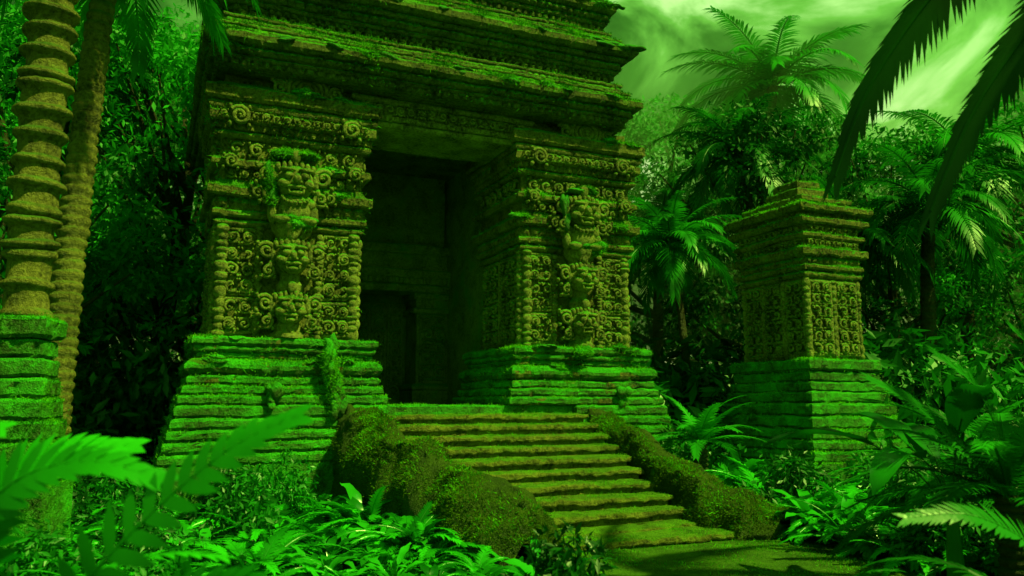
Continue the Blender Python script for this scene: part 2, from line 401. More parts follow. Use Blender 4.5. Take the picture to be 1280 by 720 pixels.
ml=MB()
def lump(c,r,k=5):
    for _ in range(k):
        o=np.array([random.uniform(-1,1)*r[0]*.6,random.uniform(-1,1)*r[1]*.4,random.uniform(-1,1)*r[2]*.7])
        ell(ml,np.array(c)+o,np.array(r)*random.uniform(.4,.75),10,8)
lump((-.75,-.08,.75),(.1,.1,.3),7); lump((-.68,-.12,.35),(.12,.1,.28),8); lump((-.62,-.15,0),(.13,.1,.22),6); lump((-1.5,-.1,.1),(.14,.12,.16),7)
lump((4.4,-.1,.12),(.14,.12,.16),7); lump((3.7,-.05,.9),(.25,.1,.12),6)
for k in range(30):
    sx=random.choice([random.uniform(-2.6,-.2),random.uniform(2.6,4.9)]); zz,tt=random.choice([(.99,.12),(3.29,.22),(3.73,.26),(4.86,.12),(.66,.08)])
    lump((sx,tt,zz-.01),(random.uniform(.12,.28),.10,random.uniform(.03,.07)),4)
for k in range(34):
    zz,tt=random.choice([(5.57,-.28),(6.63,-.22),(7.56,.05)])
    lump((random.uniform(-2.6,4.6),tt,zz-.03),(random.uniform(.15,.4),.10,random.uniform(.04,.08)),4)
for sc_ in (-1.34,3.75):
    lump((sc_,.16,3.84),(.34,.15,.08),7); lump((sc_-.36,.1,3.3),(.1,.1,.35),6); lump((sc_+.1,.07,2.78),(.3,.1,.10),7)
me_ml=mk_mesh(ml,'moss_lumps',M_plinth,.05,5,.02,18,smooth=True,seed=6); obj(me_ml,'moss_clumps',temple)
blades([me_p,me_pl,me_ml],60000,.02,.06,.6,.008,3,parent=temple,mask=lambda C:(C[:,1]<2.4))
blades([me_pl],16000,.015,.045,-.3,.007,33,parent=temple,name='plinth_moss',mask=lambda C:(C[:,1]<1.6))
blades([me_cv],14000,.015,.045,.4,.006,31,parent=temple,name='carving_moss')
blades([me_rf],60000,.03,.08,.6,.009,4,mask=lambda C:(C[:,1]<1.2)&(C[:,2]>5.3),parent=temple,name='roof_moss_growth')
blades([me_rf,me_p],16000,.03,.09,-.5,.008,34,mask=lambda C:(C[:,1]<.5),parent=temple,name='clinging_moss')
blades([me_ml],20000,.03,.08,-.9,.008,5,parent=temple,name='hanging_moss')

# ============================================================ STAIRS
stair=empty('stone_staircase',P0,ROT)
sm=MB(); NS=11; rise=1.7/NS; run=.34
for i in range(NS):
    top=-rise*(i+1)
    if i==NS-1: top=GZ+.12
    z1=top; zb=GZ-.2 if i>=NS-2 else z1-rise-.12
    le=.02+.85*((i+1)/NS)-.15; tf=-run*(i+1)- (.18 if i==NS-1 else 0)
    rg=random.uniform
    J=(-.012,.9,3)
    lv=[(zb,-.06,0,1,0),(z1-.085,-.055,0,1,0),(z1-.083,-.01,*J),(z1-.065,.0,*J),(z1-.03,.0,*J),(z1-.012,-.008,*J),(z1,-.03,0,1,0)]
    loft(sm,(le,3.55+(.25 if i==NS-1 else 0),tf+rg(-.02,.02),tf+.9),lv,.045,inner=(.03,.09,.16,.24,.32))
me_st=mk_mesh(sm,'steps',M_step,.02,2.1,.024,9,seed=8); obj(me_st,'steps',stair)

def bank(mb,path,nseg=30,nl=100):
    P=np.array(path,float); k=np.linspace(0,len(P)-1,nl); Q=np.column_stack([np.interp(k,range(len(P)),P[:,c]) for c in range(4)])
    for _ in range(20): Q[1:-1]=(Q[:-2]+Q[1:-1]*2+Q[2:])/4
    T=np.gradient(Q[:,:2],axis=0); T/=np.linalg.norm(T,axis=1)[:,None]; S=np.column_stack([-T[:,1],T[:,0]])
    rows=[]
    for i in range(len(Q)):
        row=[]; end=min(1,(len(Q)-1-i)/11+.12)**.5; w_=Q[i,3]/2*end
        for j in range(nseg+1):
            u=-1+2*j/nseg
            x=math.copysign(abs(u)**.9,u)*w_
            hz=(1-abs(u)**3.0); z=GZ-.15+(Q[i,2]*1.0-GZ+.15)*(hz**.45)*(.55+.45*end)
            x*=1+.18*(1-hz)
            row.append((Q[i,0]+S[i,0]*x,Q[i,1]+S[i,1]*x,z))
        rows.append(row)
    V=np.array(rows).reshape(-1,3); n=nseg+1
    F=[(a*n+b,a*n+b+1,(a+1)*n+b+1,(a+1)*n+b) for a in range(len(Q)-1) for b in range(nseg)]
    mb.add(V,np.array(F))
bk=MB()
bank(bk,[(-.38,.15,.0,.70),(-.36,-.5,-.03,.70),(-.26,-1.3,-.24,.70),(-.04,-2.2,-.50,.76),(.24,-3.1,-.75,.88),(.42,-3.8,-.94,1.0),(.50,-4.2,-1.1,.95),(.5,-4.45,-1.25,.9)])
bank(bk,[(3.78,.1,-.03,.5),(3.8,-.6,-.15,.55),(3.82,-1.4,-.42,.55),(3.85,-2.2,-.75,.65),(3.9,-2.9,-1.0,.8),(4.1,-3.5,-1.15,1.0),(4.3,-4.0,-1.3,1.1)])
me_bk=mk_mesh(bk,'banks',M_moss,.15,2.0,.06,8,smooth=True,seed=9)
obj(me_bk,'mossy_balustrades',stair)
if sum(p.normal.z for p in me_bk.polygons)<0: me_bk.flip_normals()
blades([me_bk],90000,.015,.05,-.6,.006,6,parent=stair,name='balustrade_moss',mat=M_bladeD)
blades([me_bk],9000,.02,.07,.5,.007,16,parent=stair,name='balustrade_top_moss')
blades([me_st],20000,.012,.035,.2,.005,7,parent=stair,name='step_moss')

# ============================================================ small pillar
sp=empty('carved_stone_pillar',(5.35,14.4,0),ROT)
a=MB(); rct=(0,1.25,0,1.65)
loft(a,rct,L([('flat',.82,2.3,0),('tor',2.3,2.42,0,.07),('slab',2.44,2.55,.1),('petal',2.56,2.68,.04,.06,.15),('slab',2.7,2.86,.16,.03),('flat',2.87,3.02,.05),('slab',3.03,3.14,.13),
  ('flat',3.15,3.28,.05),('slab',3.29,3.42,.2,.03),('dent',3.43,3.5,.1,.04,.12),('slab',3.51,3.66,.26,.035),('lerp',3.67,3.74,.15,-.1),('slab',3.74,3.86,.0),('lerp',3.86,3.9,-.1,-.3)]),.04)
loft(a,(.3,.9,.4,1.1),L([('slab',3.88,4.12,.08,.04),('slab',4.12,4.3,-.02,.04)]),.05,inner=(.1,.2))
me_a=mk_mesh(a,'shaft',M_stone,.025,1.9,.02,8,seed=11); obj(me_a,'shaft_and_capital',sp)
b=MB(); loft(b,rct,L([('flat',GZ-.1,-.98,.62),('slab',-.98,-.8,.58,.04),('slab',-.79,-.61,.54,.04),('slab',-.6,-.42,.48,.04),('slab',-.41,-.2,.42,.04),('slab',-.19,.02,.38,.04),('slab',.03,.22,.31,.035),('slab',.23,.4,.25,.03),('slab',.41,.58,.2,.03),('slab',.6,.81,.24,.035)]),.05)
me_b=mk_mesh(b,'base',M_plinth,.025,1.9,.022,8,seed=12); obj(me_b,'stepped_base',sp)
c=MB()
for o_,ax_,n_,ln in (((0,-.005,0),(1,0,0),(0,-1,0),1.25),((-.005,0,0),(0,1,0),(-1,0,0),1.65)):
    m=2 if ln<1.4 else 3
    for k in range(m):
        wd=ln/m; oo=np.array(o_)+np.array(ax_)*(wd*k+.06); panel(c,oo,ax_,n_,wd-.12,.9,2.24,.24)
    for z0,z1,of in ((2.88,3.01,.05),(3.16,3.27,.05)):
        panel(c,np.array(o_)+np.array(n_)*of,ax_,n_,ln,z0,z1,.14,False)
    for k in range(m+1): 
        q=np.array(o_)+np.array(ax_)*(ln/m*k); beadcol(c,(q[0],q[1]),.82,2.3,.055)
me_c=mk_mesh(c,'carv',M_carve,.012,3,.01,14,smooth=True,seed=13); obj(me_c,'relief_carvings',sp)
blades([me_a,me_b],26000,.02,.07,.5,.008,8,parent=sp)
blades([me_a,me_b,me_c],9000,.02,.06,-.4,.007,18,parent=sp,name='clinging_moss')

# ============================================================ vegetation generators
def leaflet(mb,p,d,side,ln,w,droop,bw=.35):
    P=[]
    g=np.array([0,0,-1.])
    for u,ww in ((0,bw),(.3,1.),(.65,.8)):
        c=p+d*ln*u+g*droop*ln*u*u
        P+= [c-side*w*ww/2, c+side*w*ww/2]
    P.append(p+d*ln+g*droop*ln)
    mb.add(P,[(0,1,3,2),(2,3,5,4),(4,5,6)])

def frond(mb,pts,n,ll,w,hang=.3,rad=.012,vee=.15,jit=.1,bw=.35,slant=.35,N=None):
    P=np.asarray(pts,float); m=len(P); T=np.gradient(P,axis=0); T/=np.linalg.norm(T,axis=1)[:,None]
    up=np.array([0,0,1.]); 
    k=np.linspace(.08,.99,n)
    hd=P[-1]-P[0]; hd[2]=0
    if np.linalg.norm(hd)<1e-3: hd=np.array([1.,0,0])
    hd/=np.linalg.norm(hd); S=np.cross(hd,up)
    for u in k:
        x=u*(m-1); i=min(int(x),m-2); f=x-i
        p=P[i]*(1-f)+P[i+1]*f; t=T[i]*(1-f)+T[i+1]*f
        if N is not None: S=np.cross(t,N); S/=np.linalg.norm(S)
        nrm=np.cross(S,t)
        prof=min(1,(u/.25)**.6)*max(.12,(1-u))**.45*1.15
        for q in (-1,1):
            sl=slant+.75*u+random.uniform(-jit,jit)
            d=S*q*math.cos(sl)+t*math.sin(sl)+nrm*vee+random.uniform(-jit,jit)*up*.6
            d/=np.linalg.norm(d)
            leaflet(mb,p,d,t*math.cos(sl)-S*q*math.sin(sl),ll*prof*random.uniform(.88,1.08),w*(.6+.4*prof),hang*random.uniform(.7,1.3),bw)
    tube(mb,P,np.linspace(rad,rad*.25,m),(0.01,.02,1),4)

def rachis(az,L_,a0,bend,m=11,o=(0,0,0),pw=1.2):
    p=np.array(o,float); pts=[p.copy()]; ds=L_/(m-1)
    for i in range(m-1):
        a=a0-bend*((i+.5)/(m-1))**pw
        p=p+ds*np.array([math.cos(a)*math.cos(az),math.cos(a)*math.sin(az),math.sin(a)]); pts.append(p.copy())
    return pts

def crown(nf,L_,nl,ll,w,hi=75,lo=-15,bend=75,hang=.45,seed=0,bw=.35):
    random.seed(seed); mb=MB()
    for i in range(nf):
        k=i/nf; az=i*2.39996+random.uniform(-.2,.2)
        a0=R(hi+(lo-hi)*k**.8+random.uniform(-6,6))
        frond(mb,rachis(az,L_*random.uniform(.85,1.1),a0,R(bend*random.uniform(.75,1.25))),nl,ll,w,hang,rad=.03*L_/2.5,bw=bw)
    return mb

def leafcloud(mb,C,rad,npc,size,seed=0,flat=.75,asp=.42):
    rg=np.random.default_rng(seed)
    for c,r in zip(C,rad):
        n=npc; d=rg.normal(0,1,(n,3)); d/=np.linalg.norm(d,axis=1)[:,None]
        rr=r*rg.uniform(.35,1,n)**.5
        P=np.array(c)+d*rr[:,None]*[1,1,flat]
        ax=d*.7+rg.normal(0,.6,(n,3))+[0,0,-.3]; ax/=np.linalg.norm(ax,axis=1)[:,None]
        nr=d*.6+rg.normal(0,.5,(n,3))+[0,0,.7]; s=np.cross(ax,nr); s/=np.linalg.norm(s,axis=1)[:,None]
        sz=size*rg.uniform(.6,1.3,n)[:,None]; nn=np.cross(s,ax)
        V=np.stack([P,P+ax*sz*.45+s*sz*asp*.5-nn*sz*.06,P+ax*sz-nn*sz*.18,P+ax*sz*.45-s*sz*asp*.5-nn*sz*.06],1).reshape(-1,3)
        mb.add(V,np.arange(n*4).reshape(-1,4))

def tree_mesh(seed,H=10,Rc=3.2,ncl=80,npc=130,leaf=.19):
    random.seed(seed); lv=MB(); tk=MB()
    base=np.array([0,0,0.]); top=np.array([random.uniform(-.5,.5),random.uniform(-.5,.5),H*.72])
    k=np.linspace(0,1,10); P=base+(top-base)*k[:,None]+np.column_stack([.25*np.sin(k*4+seed),.2*np.cos(k*3),0*k])
    tube(tk,P,.26*(1-.7*k),(1,0,.1),9)
    C=[];Rd=[]
    for i in range(ncl):
        a=random.uniform(0,2*math.pi); zz=random.uniform(0,1); e=math.sin(math.pi*(.12+.8*zz))**.7
        rr=Rc*e*random.uniform(.6,1.05); c=np.array([math.cos(a)*rr,math.sin(a)*rr,H*(.30+.68*zz)])+P[6]*[1,1,0]
        C.append(c);Rd.append(random.uniform(.45,1.0))
        if i%4==0:
            s=P[min(9,int(3+zz*6))]; m_=(s+c)/2+[0,0,-.3]; tube(tk,[s,m_,c],[.09,.06,.02],(.3,.2,1),5)
    leafcloud(lv,C,Rd,npc,leaf,seed,.5)
    return mk_mesh(lv,'tree_crown_%d'%seed,M_tree), mk_mesh(tk,'tree_trunk_%d'%seed,M_dark,smooth=True)

TREES=[tree_mesh(21),tree_mesh(22,10,3.6,85),tree_mesh(23,10,2.8,70,130,.17)]
CROWNS=[mk_mesh(crown(30,2.9,40,.70,.06,seed=31),'palm_crown_a',M_palm),mk_mesh(crown(26,2.6,36,.62,.055,hi=80,lo=-25,bend=85,seed=32),'palm_crown_b',M_palm)]

def ringtrunk(h,r0,r1,lean=(0,0),pitch=.12,bul=.12,n=14,seed=0,z0=0):
    random.seed(seed); mb=MB(); m=int(h/pitch); rows=[]
    a=np.arange(n)*2*np.pi/n
    for k in range(m):
        for u,f in ((0,0),(.25,.55),(.5,1),(.8,.75),(.93,.1)):
            z=(k+u)*h/m; q=z/h; r=(r0+(r1-r0)*q)*(1+bul*f*random.uniform(.8,1.1)); cx=lean[0]*q*q; cy=lean[1]*q*q
            rows.append(np.column_stack([cx+r*np.cos(a),cy+r*np.sin(a),np.full(n,z+z0)]))
    i=np.arange(n); j=(i+1)%n
    F=np.concatenate([np.column_stack([k*n+i,k*n+j,(k+1)*n+j,(k+1)*n+i]) for k in range(len(rows)-1)])
    mb.add(np.concatenate(rows),F); return mb

def palm(x,y,zc,crown_me,sc=1,lean=(0,0),r=.16,seed=0,mat=None,tilt=(0,0)):
    e=empty('palm_tree',(x-lean[0],y-lean[1],GZ))
    h=zc-GZ
    obj(mk_mesh(ringtrunk(h,r*1.3,r*.8,lean,.14,.1,10,seed),'palm_trunk',mat or M_dark,.02,3,smooth=True),'trunk',e)
    obj(crown_me,'crown',e,(lean[0],lean[1],h),(tilt[0],tilt[1],seed*1.3),sc)
    return e

palm(8.2,24,9.9,CROWNS[0],1.2,(.8,0),.2,1)
palm(5.9,20,6.4,CROWNS[1],1.0,(-.5,.2),.14,2)
palm(3.5,17.3,3.5,CROWNS[0],.65,(-.3,.2),.08,3)
palm(9.3,17.4,4.4,CROWNS[1],.95,(.3,0),.15,4)
palm(12.6,21.5,6.8,CROWNS[0],1.1,(.4,0),.16,5)
palm(7.9,18.3,3.7,CROWNS[0],.8,(.3,0),.1,6)
palm(10.6,26,7.6,CROWNS[1],1.15,(.6,0),.16,7)
palm(4.6,24,5.5,CROWNS[0],1.0,(.3,0),.14,8)
palm(14.5,19,3.8,CROWNS[1],.95,(.3,0),.14,9)
palm(-9.8,17,7.6,CROWNS[0],.9,(.5,0),.14,10)
palm(10.4,13.5,1.6,CROWNS[1],.7,(.2,0),.1,14)

# left ringed palms
e=empty('palm_tree',(-4.90,8.0,0))
random.seed(3)
prof=[]; z=.84; 
while z<6.7:
    k=random.choice([1,1,2])
    for q in range(k):
        hh=random.uniform(.09,.12); rr=.262*random.uniform(.93,1.05)
        for u in np.linspace(0,1,7): prof.append((z+hh*u, .205+(rr-.205)*math.sin(math.pi*u)**.55))
        z+=hh+.004
    g=random.uniform(.10,.2)
    for u in (.05,.5,.95): prof.append((z+g*u,.2*random.uniform(.97,1.03)))
    z+=g
mb=MB(); revolve(mb,(0,0),prof,26); me_rt=mk_mesh(mb,'ringed_trunk',M_bark,.03,2,.012,12,smooth=True,seed=21); obj(me_rt,'trunk',e)
mb=MB(); loft(mb,(-.2,.2,-.2,.2),L([('flat',GZ-.1,-.76,.24),('slab',-.76,-.56,.22,.03),('slab',-.55,-.36,.2,.03),('slab',-.35,-.15,.16,.03),('slab',-.14,.06,.12,.03),('slab',.07,.25,.09,.03),('slab',.26,.45,.07,.03),('slab',.46,.64,.05,.03),('slab',.65,.86,.1,.035)]),.04)
me_q=mk_mesh(mb,'plinth',M_plinth,.02,2.5,.015,9,seed=22); oq=obj(me_q,'stone_plinth',e,rot=(0,0,R(12)))
blades([me_q],5000,.015,.05,.3,.006,9,parent=oq); blades([me_q],5000,.015,.04,-.4,.006,19,parent=oq)
obj(CROWNS[1],'crown',e,(0,0,6.9),(0,0,.4),.8)

e=empty('palm_tree',(-5.40,9.5,GZ))
obj(mk_mesh(ringtrunk(7.9,.19,.125,(.30,0),.13,.18,18,5),'palm_trunk',M_bark,.02,3,.008,14,smooth=True),'trunk',e)
obj(CROWNS[0],'crown',e,(.30,0,7.9),(0,0,1.1),.72)

# near right palm with overhanging fronds
e=empty('palm_tree',(5.3,6.6,GZ))
obj(mk_mesh(ringtrunk(5.7,.2,.13,(-.4,-.3),.12,.14,16,6),'palm_trunk',M_bark,.02,3,.008,14,smooth=True),'trunk',e)
random.seed(12); mb=MB(); B=np.array([5.3,6.6,GZ]); C0=np.array([4.9,6.3,4.0])
def sm_path(pts,m=18):
    P=np.array(pts,float); k=np.linspace(0,len(P)-1,m); Q=np.column_stack([np.interp(k,range(len(P)),P[:,c]) for c in range(3)])
    for _ in range(2): Q[1:-1]=(Q[:-2]+Q[1:-1]*2+Q[2:])/4
    return Q
NP=np.array([-.25,-.8,.45])
frond(mb,sm_path([C0,(4.3,6.1,4.1),(3.75,6.0,3.7),(3.2,6.0,3.05),(2.75,6,2.4),(2.5,6,1.75)])-B,110,.48,.042,.3,rad=.035,vee=-.1,bw=.9,slant=.6,jit=.07,N=NP)
frond(mb,sm_path([C0,(4.6,5.8,3.6),(4.2,5.6,3.2),(3.8,5.5,2.75),(3.3,5.5,2.1),(2.95,5.5,1.35)])-B,110,.48,.042,.3,rad=.035,vee=-.1,bw=.9,slant=.6,jit=.07,N=NP)
for i in range(10):
    az=i*2.4+.5
    if 2.2<az%(2*math.pi)<4.5: continue
    frond(mb,rachis(az,2.6,R(70-5*i),R(75),o=C0-B),50,.42,.045,.8,rad=.03,bw=.8)
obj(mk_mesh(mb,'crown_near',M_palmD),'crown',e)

# undergrowth templates
def fern_t(seed,nf=12,L_=.85,nl=22,ll=.17,w=.03,hi=72,lo=25,bend=85,hang=.2):
    return mk_mesh(crown(nf,L_,nl,ll,w,hi,lo,bend,hang,seed,.8),'fern_%d'%seed,M_fern)
FERNS=[fern_t(41,12,.85,30,.16,.026),fern_t(42,11,.95,32,.14,.024),fern_t(43,13,.75,26,.18,.028)]
def broad_t(seed,nlv=13,L_=.5,w=.13,stem=(.15,.4)):
    random.seed(seed); mb=MB()
    for i in range(nlv):
        az=i*2.4+random.uniform(-.3,.3); st=random.uniform(*stem); a0=R(random.uniform(45,80))
        P=np.array(rachis(az,st+L_,a0,R(random.uniform(70,110)),10)); T=np.gradient(P,axis=0); T/=np.linalg.norm(T,axis=1)[:,None]
        S=np.array([-math.sin(az),math.cos(az),0]); n0=int(10*st/(st+L_)); V=[]
        tube(mb,P[:n0+2],.006,(0,.1,1),4)
        m=9
        for j in range(m+1):
            u=j/m; x=n0+(9-n0)*u; k=min(int(x),8); f=x-k; c=P[k]*(1-f)+P[k+1]*f; nrm=np.cross(S,T[k])
            ww=w*random.uniform(.95,1.05)*math.sin(math.pi*(u*.93+.05))**.75*(1-.25*u)
            wav=.012*math.sin(u*14)
            V+= [c-S*ww+nrm*(-ww*.3+wav), c, c+S*ww+nrm*(-ww*.3-wav)]
        F=[]
        for j in range(m):
            for b_ in (0,1): F.append((j*3+b_,j*3+b_+1,j*3+b_+4,j*3+b_+3))
        mb.add(V,F)
    return mk_mesh(mb,'broad_%d'%seed,M_fernB,smooth=True)
BROAD=[broad_t(51,12,.5,.11),broad_t(52,16,.42,.07),broad_t(53,11,.55,.09)]
def shrub_t(seed,n=16,size=.1):
    random.seed(seed); mb=MB(); C=[];Rd=[]
    for i in range(n):
        a=random.uniform(0,6.28); r=random.uniform(0,.5); C.append((r*math.cos(a),r*math.sin(a),random.uniform(.15,.85)*(1-.5*r)));Rd.append(random.uniform(.15,.3))
    leafcloud(mb,C,Rd,80,size,seed,.8,.38)
    for c in C[::2]: tube(mb,[(0,0,0),(c[0]*.5,c[1]*.5,c[2]*.6),c],[.012,.01,.004],(.1,.1,1),4)
    return mk_mesh(mb,'shrub_%d'%seed,M_shrub)
SHRUBS=[shrub_t(61),shrub_t(62,20,.085),shrub_t(63,14,.13)]

def blocked(x,y,m=0):
    s,t=to_local(x,y)
    if -3.2-m<s<5.5+m and -.35-m<t<6.8: return True
    le=-1.0+.9*(-t/3.9)
    if -5.3<t<=0 and le-m<s<4.45+m: return True
    if -12<t<=-4.9 and .2-m<s<3.9+m: return True
    dx,dy=x-5.35,y-14.4; s2,t2=dx*cs+dy*sn,-dx*sn+dy*cs
    if -.7-m<s2<1.95+m and -.8-m<t2<2.4+m: return True
    return False

under=empty('undergrowth_foliage')
random.seed(99)
def inst(lib,x,y,sc,z=GZ,par=under,nm='plant'):
    obj(random.choice(lib),nm,par,(x,y,z),(random.uniform(-.15,.15),random.uniform(-.15,.15),random.uniform(0,6.28)),(sc,sc,sc*random.uniform(.85,1.15)))
for k in range(1500):
    y=3.6+ (random.random()**1.2)*16
    x=random.uniform(-1,1)*(.74*y+1.2)
    if blocked(x,y,.1): continue
    if y<5.8 and abs(x)<2.0: continue
    if y<9.8 and -2.2<x<.2:
        inst(random.choice([FERNS,BROAD]),x,y,random.uniform(.5,.68)); continue
    r=random.random()
    far = min(1,max(0,(y-9)/5))
    if y<6.5: sc=random.uniform(.55,.9)
    else: sc=random.uniform(.75,1.05)+far*random.uniform(.1,.7)
    if r<.72: inst(FERNS,x,y,sc*1.1)
    elif r<.9: inst(BROAD,x,y,sc*.9)
    else: inst(SHRUBS,x,y,sc)
for k in range(26):   # ferns crowding the foot of the balustrades
    t=random.uniform(-3.9,-.5); s=-1.02+.9*(-t/3.9)+random.uniform(-.3,.02)
    x,y=to_world(s,t); inst(random.choice([FERNS,FERNS,BROAD]),x,y,random.uniform(.8,1.15))
for k in range(16):
    t=random.uniform(-4.6,-.6); s=4.55+random.uniform(0,.5)
    x,y=to_world(s,t); inst(random.choice([FERNS,FERNS,BROAD]),x,y,random.uniform(.7,1.1))
for k in range(150):
    y=random.uniform(15,23); x=random.uniform(-1,1)*(.8*y+2)
    if blocked(x,y,.5): continue
    inst(SHRUBS,x,y,random.uniform(2.0,3.6))

# featured plants --------------------------------------------------------
NC=np.array([.40,-.62,.68])
def big_fern(name,x,y,L_,nf,seed,hi=78,lo=30,bend=95,nl=26,ll=.3,w=.06,z=GZ,mat=None,stem=0,hang=.25,extra=(),el=.2,ew=.052,en=22):
    e=empty(name,(x,y,z))
    mb=crown(nf,L_,nl,ll,w,hi,lo,bend,hang,seed,.8)
    for pth in extra: frond(mb,sm_path(np.array(pth)-np.array([x,y,z+stem])),en,el,ew,.15,rad=.012,vee=.12,bw=.6,jit=.07,slant=.4,N=NC)
    obj(mk_mesh(mb,'fronds_%d'%seed,mat or M_fern),'fronds',e,(0,0,stem))
    if stem: obj(mk_mesh(ringtrunk(stem+.05,.13,.1,(0,0),.07,.25,12,seed),'stem',M_dark,.02,5),'stem',e)
    return e
big_fern('fern_plant',-1.75,2.9,1.5,10,71,ll=.22,w=.05,nl=26,el=.24,ew=.06,extra=[
   [(-1.75,2.9,-1.5),(-1.68,2.9,-1.0),(-1.5,2.88,-.62),(-1.2,2.85,-.32),(-.95,2.82,-.12),(-.76,2.8,-.05)],
   [(-1.75,2.9,-1.5),(-1.95,2.9,-.9),(-1.95,2.9,-.45),(-1.75,2.9,-.24),(-1.5,2.9,-.18),(-1.25,2.9,-.26)],
   [(-1.75,2.9,-1.5),(-1.5,2.8,-1.0),(-1.2,2.7,-.70),(-.95,2.65,-.56),(-.70,2.6,-.58)]])
big_fern('fern_plant',-2.5,3.7,1.7,12,72,ll=.24,w=.05,nl=28,el=.28,ew=.07,extra=[
   [(-2.5,3.7,-1.5),(-2.5,3.7,-.9),(-2.35,3.65,-.4),(-2.05,3.6,-.20),(-1.7,3.6,-.18)],
   [(-2.5,3.7,-1.5),(-2.7,3.6,-.8),(-2.7,3.5,-.35),(-2.45,3.4,-.12),(-2.1,3.3,-.10)]])
big_fern('fern_plant',-1.2,3.5,1.0,12,73,ll=.2,w=.045,nl=24)
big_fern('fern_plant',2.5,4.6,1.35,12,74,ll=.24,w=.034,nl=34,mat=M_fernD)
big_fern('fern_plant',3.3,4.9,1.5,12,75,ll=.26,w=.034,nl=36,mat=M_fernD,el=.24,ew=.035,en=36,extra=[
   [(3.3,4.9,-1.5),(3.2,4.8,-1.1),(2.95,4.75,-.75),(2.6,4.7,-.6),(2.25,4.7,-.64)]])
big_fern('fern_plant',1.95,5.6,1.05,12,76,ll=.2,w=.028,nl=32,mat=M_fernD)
big_fern('cycad_plant',4.0,6.6,1.45,18,81,hi=78,lo=5,bend=60,nl=56,ll=.30,w=.024,stem=.95,mat=M_palm,el=.30,ew=.024,en=64,extra=[
   [(4.0,6.6,-.75),(3.85,6.5,-.6),(3.5,6.4,-.3),(3.15,6.3,.02),(2.8,6.3,.2)],
   [(4.0,6.6,-.75),(3.95,6.5,-.5),(3.8,6.4,-.1),(3.6,6.3,.2),(3.3,6.3,.42)],
   [(4.0,6.6,-.75),(4.1,6.5,-.4),(4.15,6.4,.05),(4.1,6.3,.42),(3.95,6.3,.6)]])
big_fern('cycad_plant',3.0,13.0,1.1,18,82,hi=78,lo=10,bend=55,nl=34,ll=.25,w=.028,stem=1.1,mat=M_palm)
big_fern('cycad_plant',4.9,8.8,1.4,18,83,hi=78,lo=10,bend=65,nl=44,ll=.28,w=.026,stem=.8,mat=M_palm)
e=empty('banana_plant',(3.85,7.2,GZ)); me_bn=broad_t(91,7,.9,.15,(.5,.9)); obj(me_bn,'leaves',e,(0,0,.75),(0,0,2.2),1.1)
mb=MB(); tube(mb,[(0,0,0),(0,.02,.4),(0,0,.85)],[.09,.07,.04],(1,0,.1),8); obj(mk_mesh(mb,'stalk',M_fern,smooth=True),'stalk',e)
me_bl=broad_t(92,15,.5,.075,(.45,.8))
for (x,y,s_,rz) in ((-1.45,2.65,1.12,0),(-1.85,3.2,1.15,2),(-1.0,2.9,.95,4)):
    e=empty('broadleaf_plant',(x,y,GZ),rz,s_); obj(me_bl,'leaves',e)

# trees ------------------------------------------------------------------
def tree(x,y,h,v,name='broadleaf_tree',par=None,rz=0):
    e=empty(name,(x,y,GZ),rz,h/10,par); obj(TREES[v][0],'crown',e); obj(TREES[v][1],'trunk',e)
random.seed(5)
tree(-9.5,15.5,9.5,0,rz=1); tree(-8.0,18,10.5,1,rz=2); tree(-13,17,11,2,rz=3); tree(-11.5,13,9,1,rz=.4)
far=empty('distant_trees')
for row,(y0,st) in enumerate(((22,4.2),(28,4.8),(36,5.4))):
    W=.76*y0+3; x=-W
    while x<W:
        yy=y0+random.uniform(-2,2); xx=x+random.uniform(-1,1)
        q=xx/yy
        if q>0: h=(.34+random.uniform(-.07,.05))*yy+1.7
        else: h=(.44+random.uniform(-.07,.06))*yy+1.7
        if not blocked(xx,yy,1.5): tree(xx,yy,h,random.randrange(3),'tree',far,random.uniform(0,6))
        x+=st

# ============================================================ ground, path
mb=MB(); g=np.concatenate([np.linspace(-150,-31,12),np.linspace(-30,30,81),np.linspace(31,150,12)]); n=len(g)
V=[]
for yy in g:
    for xx in g:
        d=max(0,math.hypot(xx,yy)-18)
        V.append((xx,yy+10,GZ+noise.noise(Vector((xx*.3,yy*.3,0)))*.05*min(1,d/5)+min(2,d*.02)))
F=[(a*n+b,a*n+b+1,(a+1)*n+b+1,(a+1)*n+b) for a in range(n-1) for b in range(n-1)]
mb.add(V,np.array(F)); obj(mk_mesh(mb,'ground',M_ground,smooth=True),'ground')
mb=MB(); V=[]; m1,m2=24,60
for i in range(m2+1):
    t=-3.6-8.5*i/m2
    for j in range(m1+1):
        u=j/m1; wv=.25*noise.noise(Vector((t*.9,7 if j<12 else 3,0)))
        s=.45+3.6*u+(wv if j in (0,m1) else 0)
        x,y=to_world(s,t); V.append((x,y,GZ+.012+.02*abs(noise.noise(Vector((x*2,y*2,1))))*(0 if j in(0,m1) else 1)))
n=m1+1; F=[(a*n+b,(a+1)*n+b,(a+1)*n+b+1,a*n+b+1) for a in range(m2) for b in range(m1)]
mb.add(V,np.array(F)); me=mk_mesh(mb,'path',M_path,smooth=True)
if sum(p.normal.z for p in me.polygons)<0: me.flip_normals()
op=obj(me,'stone_path'); blades([me],14000,.015,.05,.3,.006,15,parent=op)

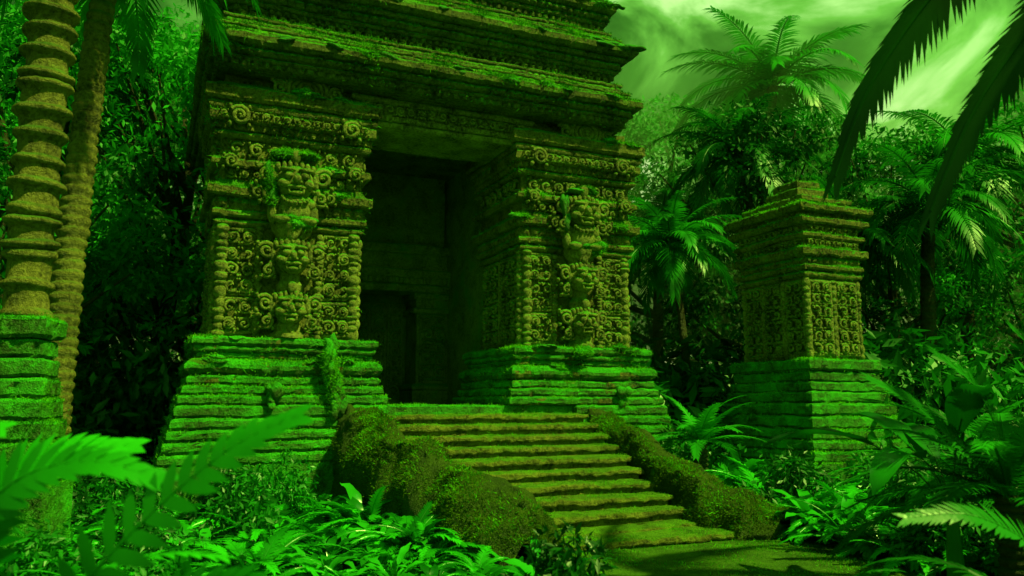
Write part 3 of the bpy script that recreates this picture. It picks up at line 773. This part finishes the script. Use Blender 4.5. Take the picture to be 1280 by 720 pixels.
# jungle mist: a real, homogeneous volume hanging between the far trees
m,nt,n,l=mat_new('jungle_mist'); vs=n.new('ShaderNodeVolumeScatter'); vs.inputs['Density'].default_value=.04; vs.inputs['Anisotropy'].default_value=.2
vs.inputs['Color'].default_value=(.45,1,.35,1); o=n.new('ShaderNodeOutputMaterial'); l.new(vs.outputs[0],o.inputs['Volume'])
mb=MB(); x0,x1,y0,y1,z0,z1=-45,45,20.6,60,-3,11
mb.add([(x0,y0,z0),(x1,y0,z0),(x1,y1,z0),(x0,y1,z0),(x0,y0,z1),(x1,y0,z1),(x1,y1,z1),(x0,y1,z1)],[(3,2,1,0),(4,5,6,7),(0,1,5,4),(1,2,6,5),(2,3,7,6),(3,0,4,7)])
obj(mk_mesh(mb,'mist',m),'mist')

# ============================================================ sky and sun
wd=bpy.data.worlds.new('World'); scene.world=wd; wd.use_nodes=True
nt=wd.node_tree; n=nt.nodes; l=nt.links; n.clear()
sdir=Vector((.80,-.46,0)).normalized(); EL=R(55)
sv=Vector((sdir.x*math.cos(EL),sdir.y*math.cos(EL),math.sin(EL)))
sky=n.new('ShaderNodeTexSky'); sky.sky_type='NISHITA'; sky.sun_disc=False; sky.sun_elevation=EL; sky.sun_rotation=math.atan2(sv.x,sv.y)
bw=n.new('ShaderNodeRGBToBW'); l.new(sky.outputs[0],bw.inputs[0])
tc=n.new('ShaderNodeTexCoord'); mp=n.new('ShaderNodeMapping'); mp.inputs['Scale'].default_value=(1,1,1.8); mp.inputs['Location'].default_value=(.35,.1,.2)
l.new(tc.outputs['Generated'],mp.inputs[0])
nz=n.new('ShaderNodeTexNoise'); nz.inputs['Scale'].default_value=4.4; nz.inputs['Detail'].default_value=7; nz.inputs['Roughness'].default_value=.55; nz.inputs['Distortion'].default_value=.5
l.new(mp.outputs[0],nz.inputs['Vector'])
dt=n.new('ShaderNodeVectorMath'); dt.operation='DOT_PRODUCT'; l.new(tc.outputs['Generated'],dt.inputs[0]); dt.inputs[1].default_value=Vector((.27,.95,.46)).normalized()
gl=n.new('ShaderNodeMapRange'); gl.inputs[1].default_value=.93; gl.inputs[2].default_value=1.0; gl.inputs[3].default_value=-.03; gl.inputs[4].default_value=.13; l.new(dt.outputs['Value'],gl.inputs[0])
sm_=n.new('ShaderNodeMath'); sm_.operation='ADD'; l.new(nz.outputs['Fac'],sm_.inputs[0]); l.new(gl.outputs[0],sm_.inputs[1])
rp=ramp(n,[(.40,(.005,.045,.004)),(.52,(.04,.19,.015)),(.61,(.14,.5,.05)),(.72,(.55,1.0,.30))])
l.new(sm_.outputs[0],rp.inputs[0])
mu=n.new('ShaderNodeVectorMath'); mu.operation='SCALE'; l.new(rp.outputs[0],mu.inputs[0]); l.new(bw.outputs[0],mu.inputs['Scale'])
mu2=n.new('ShaderNodeVectorMath'); mu2.operation='SCALE'; l.new(mu.outputs[0],mu2.inputs[0]); mu2.inputs['Scale'].default_value=3.9
bg=n.new('ShaderNodeBackground'); bg.inputs['Strength'].default_value=.15; l.new(mu2.outputs[0],bg.inputs[0])
wo=n.new('ShaderNodeOutputWorld'); l.new(bg.outputs[0],wo.inputs[0])
ld=bpy.data.lights.new('sun','SUN'); ld.energy=5.0; ld.angle=R(1.0); ld.color=(.66,1,.15)
lo=bpy.data.objects.new('sun',ld); scene.collection.objects.link(lo); lo.rotation_euler=(-sv).to_track_quat('-Z','Y').to_euler()

# ============================================================ camera
cd=bpy.data.cameras.new('camera'); cd.sensor_width=36; cd.lens=28.125; cd.clip_end=600; cd.clip_start=.05
cd.dof.use_dof=True; cd.dof.focus_distance=12.5; cd.dof.aperture_fstop=1.5
co=bpy.data.objects.new('camera',cd); scene.collection.objects.link(co); co.rotation_euler=(R(98.3),0,0)
scene.camera=co
scene.view_settings.view_transform='Standard'; scene.view_settings.look='None'; scene.view_settings.exposure=0
